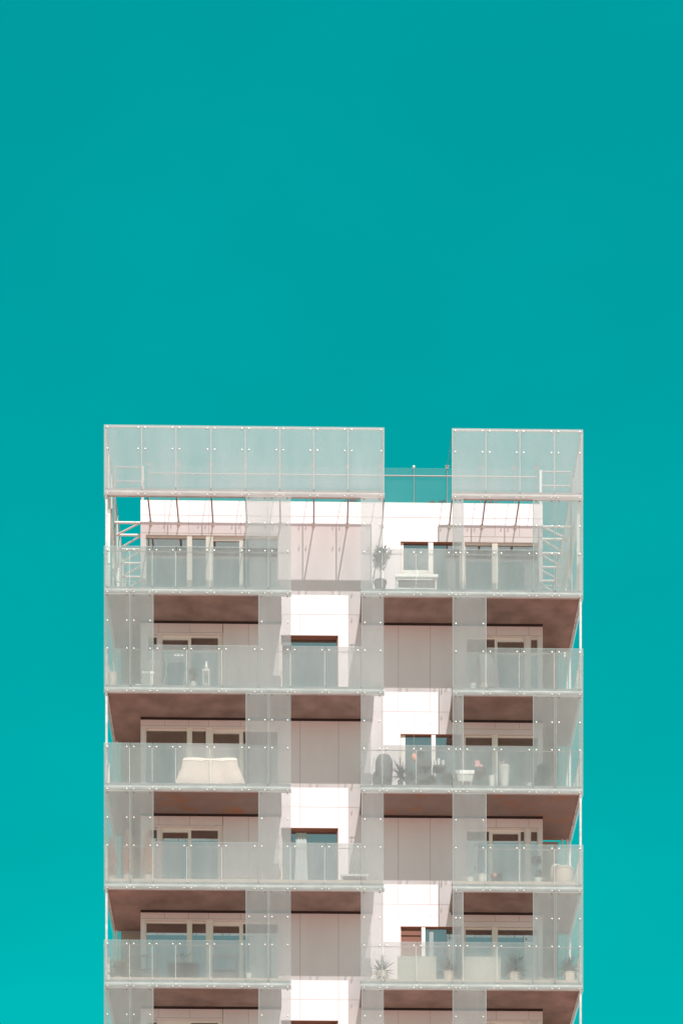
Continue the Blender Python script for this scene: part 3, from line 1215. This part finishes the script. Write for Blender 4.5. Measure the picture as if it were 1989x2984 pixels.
# --- storey three, right: crowded balcony
def wicker_chair():
    c = base(1118, .72, 3)
    t = thing('wicker_chair', 'large rounded dark wicker armchair at the third balcony corner', 'armchair', c)
    b = MB()
    n = 18
    vs, fs = [], []
    for j, (r_, z) in enumerate([(.22, .05), (.25, .30), (.27, .55), (.26, .72), (.20, .82), (.10, .86)]):
        for k in range(n):
            a = pi * (k / (n - 1)) * 1.25 + pi * .875
            for q in (0, 1):
                rr = r_ - .05 * q
                vs.append((c.x + rr * cos(a), c.y + rr * sin(a), c.z + z))
    for j in range(5):
        for k in range(n - 1):
            i0 = (j * n + k) * 2
            i1 = ((j + 1) * n + k) * 2
            fs.append((i0, i0 + 2, i1 + 2, i1))
            fs.append((i0 + 1, i1 + 1, i1 + 3, i0 + 3))
    for j in range(5):
        for k in (0, n - 1):
            i0, i1 = (j * n + k) * 2, ((j + 1) * n + k) * 2
            fs.append((i0, i1, i1 + 1, i0 + 1))
    for k in range(n - 1):
        for j in (0, 5):
            i0 = (j * n + k) * 2
            fs.append((i0, i0 + 1, i0 + 3, i0 + 2))
    b.add(vs, fs)
    b.build('backrest', M['dark'], t, smooth=True)
    b = MB()
    b.lathe((c.x, c.y + .02, c.z + .30), [(.19, 0), (.20, .02), (.20, .10), (.17, .13)], 16)
    b.build('cushion', M['grey'], t, smooth=True)
wicker_chair()
bush(1094, .30, 3, 'low dark plant in a black pot left of the wicker armchair', .16, .12, .24, .10, 'leaf2', 'dark', n=40, seed=41, L=.07)
yucca(1166, .38, 3, 'spiky dark palm in a black pot right of the wicker armchair', .22, .085, .40, 46, 'leaf2', 'dark', False, 11, stem=.18)
bush(1195, .62, 3, 'dark plant with pinkish bloom beneath the orange lantern', .20, .16, .20, .09, 'leaf2', 'grey', n=60, seed=43, L=.08)
c = base(1205, .80, 3)
t = thing('paper_lantern', 'round orange lantern hanging before the third floor window', 'lantern', (c.x, .8, LV[2]))
zz = Zc(2206, .8)
b = MB()
b.lathe((c.x, .8, zz), [(.03, -.12), (.062, -.09), (.075, -.03), (.075, .03), (.06, .09), (.03, .12)], 14)
b.build('shade', M['orange'], t, smooth=True)
b = MB()
b.tube((c.x, .8, zz + .12), (c.x, .8, LV[2] + .02), .004, 5)
b.build('cord', M['steel_dark'], t)
# shelf rack with dark slats
c = base(1236, .95, 3)
t = thing('plant_rack', 'tall dark slatted plant rack before the third floor window', 'rack', c)
x0, x1 = X(1216, .95), X(1254, .95)
for x in (x0, x1):
    for y in (.80, 1.08):
        b = MB()
        b.box(x - .015, x + .015, y, y + .03, c.z, c.z + .72)
        b.build('post', M['darkwood'], t)
for z in (.12, .36, .60):
    b = MB()
    for k in range(4):
        b.box(x0 - .02, x1 + .02, .80 + .08 * k, .86 + .08 * k, c.z + z, c.z + z + .02)
    b.box(x0 - .02, x1 + .02, .785, .798, c.z + z - .05, c.z + z + .06)
    b.build('shelf', M['darkwood'], t)
for i, (q, z, lab) in enumerate([(1224, .625, 'trailing dark plant on the top shelf of the plant rack'),
                                 (1246, .385, 'small plant on the middle shelf of the plant rack'),
                                 (1234, .145, 'leafy plant on the bottom shelf of the plant rack')]):
    bush(q, .93, 3, lab, .20, .20, .08, .06, ('leaf2', 'leaf', 'leafdry')[i], 'grey', n=50, seed=50 + i, z=c.z + z, name='shelf_plant', L=.07, W=.03)
# dark side table with white pots
c = base(1278, .62, 3)
t = thing('side_table', 'dark side table carrying three white pots on the third balcony', 'table', c)
x0, x1 = X(1260, .62), X(1297, .62)
b = MB()
b.box(x0, x1, .45, .80, c.z + .44, c.z + .48)
b.build('tabletop', M['darkwood'], t)
for x in (x0 + .01, x1 - .04):
    for y in (.47, .75):
        b = MB()
        b.box(x, x + .03, y, y + .03, c.z, c.z + .44)
        b.build('leg', M['darkwood'], t)
for q, hh, lab in ((1267, .11, 'left white pot on the dark side table'), (1277, .15, 'tallest middle white pot on the dark side table'), (1290, .12, 'right white pot on the dark side table')):
    x = X(q, .6)
    b = MB()
    b.lathe((x, .6, c.z + .482), [(.035, 0), (.05, hh * .9), (.054, hh), (.045, hh), (.04, hh - .03)], 12)
    tag(b.build('white_pot', M['white'], smooth=True), lab, 'pot', 'white pots on the dark side table')
bush(1255, .45, 3, 'sprawling dark plant at the foot of the side table', .26, .16, .12, .10, 'leaf2', 'dark', n=70, seed=55, L=.08)
bush(1300, .70, 3, 'wide dark shrub right of the dark side table', .36, .22, .14, .13, 'leaf2', 'dark', n=110, seed=56, L=.09)
# white trough on legs
c = base(1352, .55, 3)
t = thing('trough_planter', 'white trough planter on slanted legs on the third balcony', 'planter', c)
x0, x1 = X(1326, .55), X(1381, .55)
b = MB()
b.extrude_y([(x0, c.z + .36), (x0, c.z + .31), (x0 + .04, c.z + .30), (x0 + .07, c.z + .17), (x1 - .07, c.z + .17), (x1 - .04, c.z + .30), (x1, c.z + .31), (x1, c.z + .36)], .42, .68)
b.build('basin', M['white'], t)
for x, s in ((x0 + .07, .02), (x1 - .10, -.02)):
    for y in (.44, .63):
        b = MB()
        b.tube((x, y, c.z), (x + s, y, c.z + .168), .016, 6)
        b.build('leg', M['white'], t)
# dark round table and pink box
c = base(1395, .75, 3)
t = thing('round_table', 'small round dark table under a pinkish box', 'table', c)
b = MB()
b.lathe((c.x, c.y, c.z), [(.17, .35), (.20, .37), (.20, .44), (.17, .45)], 16)
b.build('tabletop', M['darkwood'], t, smooth=True)
b = MB()
b.tube((c.x, c.y, c.z), (c.x, c.y, c.z + .348), .03, 8)
b.lathe((c.x, c.y, c.z), [(.13, 0), (.12, .02), (.03, .035)], 14)
b.build('leg', M['darkwood'], t)
b = MB()
b.box(c.x - .13, c.x + .01, c.y - .08, c.y + .08, c.z + .452, c.z + .57)
b.box(c.x + .012, c.x + .10, c.y - .07, c.y + .07, c.z + .452, c.z + .51)
tag(b.build('pink_box', M['pink']), 'pinkish box lying on the small round dark table', 'box')
planter(1432, .28, 3, 'round white pot left of the tall white planter', .075, .095, .24, 'white')
planter(1469, .34, 3, 'tall tapering white planter on the third right balcony', .105, .15, .54, 'white', 'tall_planter', 'planter')
b = MB()
c = base(1463, .34, 3)
clump(b, (c.x, .34, c.z + .58), .07, .06, .05, 30, .07, .03, random.Random(61))
b.tube((c.x, .34, c.z + .50), (c.x, .34, c.z + .60), .01, 5)
tag(b.build('succulent', M['pink'], recalc=False), 'pinkish succulent growing from the tall white planter', 'plant')
b = MB()
c = base(1526, .45, 3)
for k in range(16):
    a0, a1 = pi * k / 16, pi * (k + 1) / 16
    b.tube((c.x + .07 * cos(a0), .45, c.z + .16 * sin(a0)), (c.x + .07 * cos(a1), .45, c.z + .16 * sin(a1)), .006, 5)
b.tube((c.x + .07, .45, c.z + .003), (c.x + .2, .55, c.z + .003), .006, 5)
tag(b.build('wire_hoop', M['steel_dark']), 'thin bent wire hoop standing on the balcony floor', 'hoop')
planter(1541, .27, 3, 'small white bowl near the wire hoop', .05, .075, .08, 'white')
bush(1580, .8, 3, 'dark upright shrub behind the full height glass right', .42, .50, .18, .16, 'leaf2', 'dark', n=150, seed=63, L=.12, W=.05)
b = MB()
for i, (py, h) in enumerate(((2120, .05), (2202, .05))):
    z = Zc(py)
    b.lathe((X(1619) + .0, .12, z), [(.01, -.06), (.035, -.03), (.035, .03), (.01, .06)], 10)
b.tube((X(1619), .12, Zc(2202) - .05), (X(1619), .12, LV[2] + .03), .004, 5)
tag(b.build('wind_chime', M['orange'], smooth=True), 'thin hanging chime with two orange beads behind the glass', 'chime')

# --- storey four (level 4), left: three rust coloured conifers
def conifer(px, Y, label, h_, r, seed):
    rnd = random.Random(seed)
    c = base(px, Y, 4)
    t = thing('columnar_conifer', label, 'tree', c, 'rust coloured conifers in pots')
    pot(t, c, .12, .15, .26, 'cream')
    b = MB()
    b.tube(c + Vector((0, 0, .2)), c + Vector((0, 0, h_)), .018, 6, 0, .006)
    b.build('trunk', M['bark'], t)
    b = MB()
    for i in range(620):
        u = rnd.random()
        z = .28 + (h_ - .28) * u
        rr = r * (1 - u) ** .55 * min(1, .55 + u * 2.2) * rnd.uniform(.45, 1.08)
        if u > .62:
            rr = r * .42 * (1 - (u - .62) / .42) * rnd.uniform(.4, 1.1)
        a = rnd.uniform(0, 2 * pi)
        p = c + Vector((rr * cos(a), rr * sin(a), z))
        b.leaf(p, Vector((cos(a) * .6, sin(a) * .6, 1)), Vector((cos(a), sin(a), .2)), rnd.uniform(.06, .12), .035)
    b.build('foliage', M['conifer'], t, recalc=False)
conifer(325, .55, 'rust coloured potted conifer nearest the left corner of the fourth balcony', 1.20, .21, 71)
conifer(373, .42, 'rust coloured potted conifer in the middle of the row of three', 1.45, .21, 72)
conifer(432, .42, 'rust coloured potted conifer by the edge of the full height glass', 1.42, .22, 73)
b = MB()
c = base(768, .8, 4)
b.tube((c.x - .06, .95, c.z + .36), (c.x + .03, .70, c.z + .01), .012, 6)
b.box(c.x - .01, c.x + .09, .66, .72, c.z, c.z + .05)
tag(b.build('hand_brush', M['white']), 'short white brush leaning behind the fourth balcony glass', 'brush')
# low white crate at the right of the middle bay
c = base(1031, .65, 4)
t = thing('low_table', 'low white slatted table right of the curtained fourth floor door', 'table', c)
x0, x1 = X(992, .65), X(1072, .65)
b = MB()
for k in range(4):
    b.box(x0, x1, .45 + .10 * k, .54 + .10 * k, c.z + .19, c.z + .22)
b.build('tabletop', M['white'], t)
for x in (x0 + .01, x1 - .05):
    for y in (.47, .78):
        b = MB()
        b.box(x, x + .04, y, y + .04, c.z, c.z + .188)
        b.build('leg', M['white'], t)
b = MB()
b.box(x0 + .08, x1 - .08, .55, .75, c.z + .002, c.z + .14)
tag(b.build('dark_crate', M['grey']), 'dark crate pushed under the low white table', 'crate')
b = MB()
c = base(905, .9, 4)
b.box(c.x - .42, c.x + .42, .95, 1.25, c.z, c.z + .035)
tag(b.build('door_mat', M['white']), 'pale mat before the curtained fourth floor door', 'mat')
# --- storey four, right
planter(1368, .29, 4, 'shallow white bowl at the left of the fourth right balcony', .08, .12, .12, 'white')
planter(1405, .31, 4, 'wide cream pot beside the shallow white bowl', .11, .13, .20, 'white')
bush(1446, .34, 4, 'low green plant with one pink bloom beside the cream pot', .40, .20, .06, .14, 'leaf', 'grey', n=90, seed=81, L=.09)
c = base(1441, .22, 4)
b = MB()
b.lathe((c.x, .22, c.z + .18), [(.01, 0), (.06, .02), (.07, .06), (.04, .10), (.01, .11)], 10)
b.tube((c.x, .22, c.z), (c.x, .22, c.z + .18), .008, 5)
tag(b.build('flower', M['pink'], smooth=True), 'single round pink flower standing above the low plant', 'flower')
def topiary():
    c = base(1566, .34, 4)
    t = thing('topiary_tree', 'two tiered ball topiary in a white pot on fourth balcony', 'tree', c)
    pot(t, c, .085, .105, .24, 'white')
    b = MB()
    b.tube(c + Vector((0, 0, .2)), c + Vector((-.05, 0, .68)), .010, 6)
    b.tube(c + Vector((0, 0, .2)), c + Vector((.02, 0, .40)), .010, 6)
    b.build('trunk', M['bark'], t)
    b = MB()
    rnd = random.Random(83)
    clump(b, c + Vector((-.05, 0, .70)), .13, .12, .085, 340, .06, .03, rnd)
    clump(b, c + Vector((.02, 0, .36)), .10, .10, .06, 200, .06, .03, rnd)
    b.build('crown', M['leaf2'], t, recalc=False)
topiary()
def tub():
    c = base(1640, .50, 4)
    t = thing('wicker_tub', 'large round pinkish tub with white towel on fourth right balcony', 'tub', c)
    b = MB()
    b.lathe(c, [(.22, 0), (.26, .12), (.30, .34), (.31, .50), (.33, .51), (.33, .55), (.29, .55), (.27, .40)], 22)
    b.build('body', M['cream'], t, smooth=True)
    b = MB()
    rnd = random.Random(6)
    vs, fs = [], []
    prof = [(-.20, .28), (-.30, .44), (-.30, .57), (-.10, .62), (.10, .60), (.28, .58), (.32, .55)]
    # folded towel hanging over the rim on the left
    n = 8
    for (px_, z) in [(-.385, .26), (-.39, .42), (-.375, .575), (-.26, .60), (-.14, .585)]:
        for k in range(n):
            y = -.20 + .26 * k / (n - 1)
            vs.append((c.x + px_ + .012 * sin(k * 1.7), c.y + y - .10, c.z + z + .015 * sin(k * 2.1 + z * 9)))
    for j in range(4):
        for k in range(n - 1):
            q = j * n + k
            fs.append((q, q + 1, q + n + 1, q + n))
    m_ = len(vs)
    vs += [(x + .03, y, z - .03) for x, y, z in vs]
    fs += [tuple(reversed([i + m_ for i in f])) for f in fs]
    for j in range(4):
        for k in (0, n - 1):
            q = j * n + k
            fs.append((q, q + n, q + n + m_, q + m_))
    for k in range(n - 1):
        for j in (0, 4):
            q = j * n + k
            fs.append((q, q + 1, q + 1 + m_, q + m_))
    b.add(vs, fs)
    b.build('towel', M['white'], t, smooth=True)
tub()

# --- storey five (level 5), left
bush(345, .45, 5, 'large dry beige plant at the left end of the fifth balcony', .55, .42, .14, .16, 'leafdry', 'cream', n=150, seed=91, L=.16, W=.035)
def garden_chair(pa, pb, Y, label, seat_m='grey'):
    c = base((pa + pb) / 2, Y, 5)
    t = thing('garden_chair', label, 'chair', c, 'dark framed garden chairs on the fifth balcony')
    x0, x1 = X(pa, Y), X(pb, Y)
    z = c.z
    for x in (x0, x1 - .035):
        for y, h_ in ((Y - .22, .56), (Y + .25, .30)):
            b = MB()
            b.box(x, x + .035, y, y + .035, z, z + h_)
            b.build('leg', M['darkwood'], t)
    b = MB()
    b.box(x0 + .036, x1 - .036, Y - .218, Y - .19, z + .52, z + .558)
    b.box(x0 + .036, x1 - .036, Y - .218, Y - .19, z + .24, z + .27)
    b.build('backrest', M['darkwood'], t)
    b = MB()
    b.box(x0 + .036, x1 - .036, Y - .18, Y + .28, z + .10, z + .22)
    b.build('seat', M[seat_m], t)
garden_chair(409, 463, .52, 'dark framed garden chair left of the crate table')
garden_chair(619, 693, .52, 'wider dark framed garden chair right of the crate table')
c = base(537, .44, 5)
t = thing('crate_table', 'dark slatted crate table bearing two potted plants', 'table', c)
x0, x1 = X(491, .44), X(579, .44)
b = MB()
b.box(x0 - .02, x1 + .02, .26, .62, c.z + .34, c.z + .37)
b.build('tabletop', M['darkwood'], t)
b = MB()
k = 0
x = x0
while x < x1 - .04:
    b.box(x, x + .045, .28, .30, c.z, c.z + .338)
    x += .058
b.box(x0, x1, .31, .60, c.z + .002, c.z + .336)
b.build('body', M['darkwood'], t)
for q, sd, lab in ((520, 1, 'left potted arching plant on the crate table'), (542, 2, 'right potted arching plant on the crate table')):
    cc = Vector((X(q, .40), .40, c.z + .372))
    t2 = thing('potted_plant', lab, 'plant', cc, 'potted plants on the crate table')
    pot(t2, cc, .055, .075, .12, 'grey')
    b = MB()
    rnd = random.Random(sd + 100)
    for k in range(9):
        a = rnd.uniform(-.6, .6) + (pi if k % 2 else 0)
        d = Vector((cos(a), sin(a), rnd.uniform(.4, 1.4)))
        p = cc + Vector((0, 0, .11))
        mid = p + d.normalized() * .10
        b.leaf(p, d, Vector((0, 0, 1)), .13, .035)
        b.leaf(mid, Vector((d.x, d.y, .15)), Vector((0, 0, 1)), rnd.uniform(.1, .17), .04)
    b.build('leaves', M['leaf2'], t2, recalc=False)
planter(725, .28, 5, 'round white bowl behind the full height fifth floor glass', .07, .085, .14, 'white')

# --- storey five, right
yucca(1112, .34, 5, 'wide spiky yucca in a cream pot before the white fifth floor wall', .31, .165, .44, 60, 'leaf', 'cream', False, 121)
yucca(1306, .34, 5, 'spiky yucca in a fluted pot between the two beige privacy screens', .31, .165, .44, 70, 'leaf', 'cream', True, 122)
yucca(1497, .34, 5, 'spiky yucca in a fluted pot right of the second privacy screen', .31, .17, .50, 80, 'leaf', 'cream', True, 123, stem=.12)
yucca(1657, .34, 5, 'spiky yucca in a fluted pot at the right balcony corner', .31, .17, .44, 70, 'leaf', 'cream', True, 124, stem=.08)
def privacy(pa, pb, label):
    c = base((pa + pb) / 2, .20, 5)
    t = thing('privacy_screen', label, 'screen', c, 'beige privacy screens on the fifth balcony')
    x0, x1 = X(pa, .20), X(pb, .20)
    b = MB()
    b.box(x0, x1, .205, .23, c.z + .03, c.z + .70)
    b.build('panel', M['beige'], t)
    for x in (x0 + .1, x1 - .14):
        b = MB()
        b.box(x, x + .04, .14, .32, c.z, c.z + .028)
        b.box(x, x + .04, .232, .25, c.z + .03, c.z + .66)
        b.build('foot', M['steel_dark'], t)
privacy(1157, 1270, 'large beige privacy screen before the brown shutter')
privacy(1350, 1458, 'large beige privacy screen right of the glass mullion')
c = base(1594, .95, 5)
t = thing('storage_bench', 'low grey storage bench behind the fifth floor corner glass', 'bench', c)
b = MB()
b.box(c.x - .27, c.x + .27, .78, 1.12, c.z, c.z + .18)
b.build('body', M['grey'], t)
b = MB()
b.box(c.x - .28, c.x + .28, .77, 1.13, c.z + .182, c.z + .21)
b.build('lid', M['beige'], t)

# ---- settle heights: the edge beam hides the foot of everything behind it; standing things get their full height
def leaves_of(o):
    r = [o] if o.type == 'MESH' else []
    for ch in o.children:
        r += leaves_of(ch)
    return r
FLOORS = [LV[k] + FL for k in range(1, 7)]
ON = {'white_pot': 'side_table', 'pink_box': 'round_table', 'shelf_plant': 'plant_rack', 'potted_plant': 'crate_table', 'succulent': 'tall_planter'}
kk = {}
items = [o for o in COL.objects if o.parent is None and 'category' in o and o.name != 'apartment_tower']
def stem_name(o):
    return o.name.split('.')[0]
def settle(o, k, zf):
    for m_ in leaves_of(o):
        off = m_.matrix_world.translation.z
        for v in m_.data.vertices:
            z = v.co.z
            v.co.z = zf + (z - zf) * k
bpy.context.view_layer.update()
for o in items:
    n = stem_name(o)
    if n in ('roof_plant', 'paper_lantern', 'wind_chime', 'olive_tree', 'garden_sofa', 'ball', 'low_stool', 'door_mat', 'storage_box', 'low_bench') or n in ON:
        continue
    vs = [v.co for m_ in leaves_of(o) for v in m_.data.vertices]
    zmin, zmax = min(v.z for v in vs), max(v.z for v in vs)
    ymid = (min(v.y for v in vs) + max(v.y for v in vs)) / 2
    zf = min(FLOORS, key=lambda f: abs(f - zmin)) + .003
    k = min({'wicker_tub': 1.14}.get(n, 2.0), 1 + (.05 + .545 * (ymid - .12)) / max(.05, zmax - zf))
    kk[n + str(round(zf, 1))] = (k, zf)
    kk[n] = (k, zf)
    settle(o, k, zf)
for o in items:
    n = stem_name(o)
    if n in ON:
        settle(o, *kk[ON[n]])
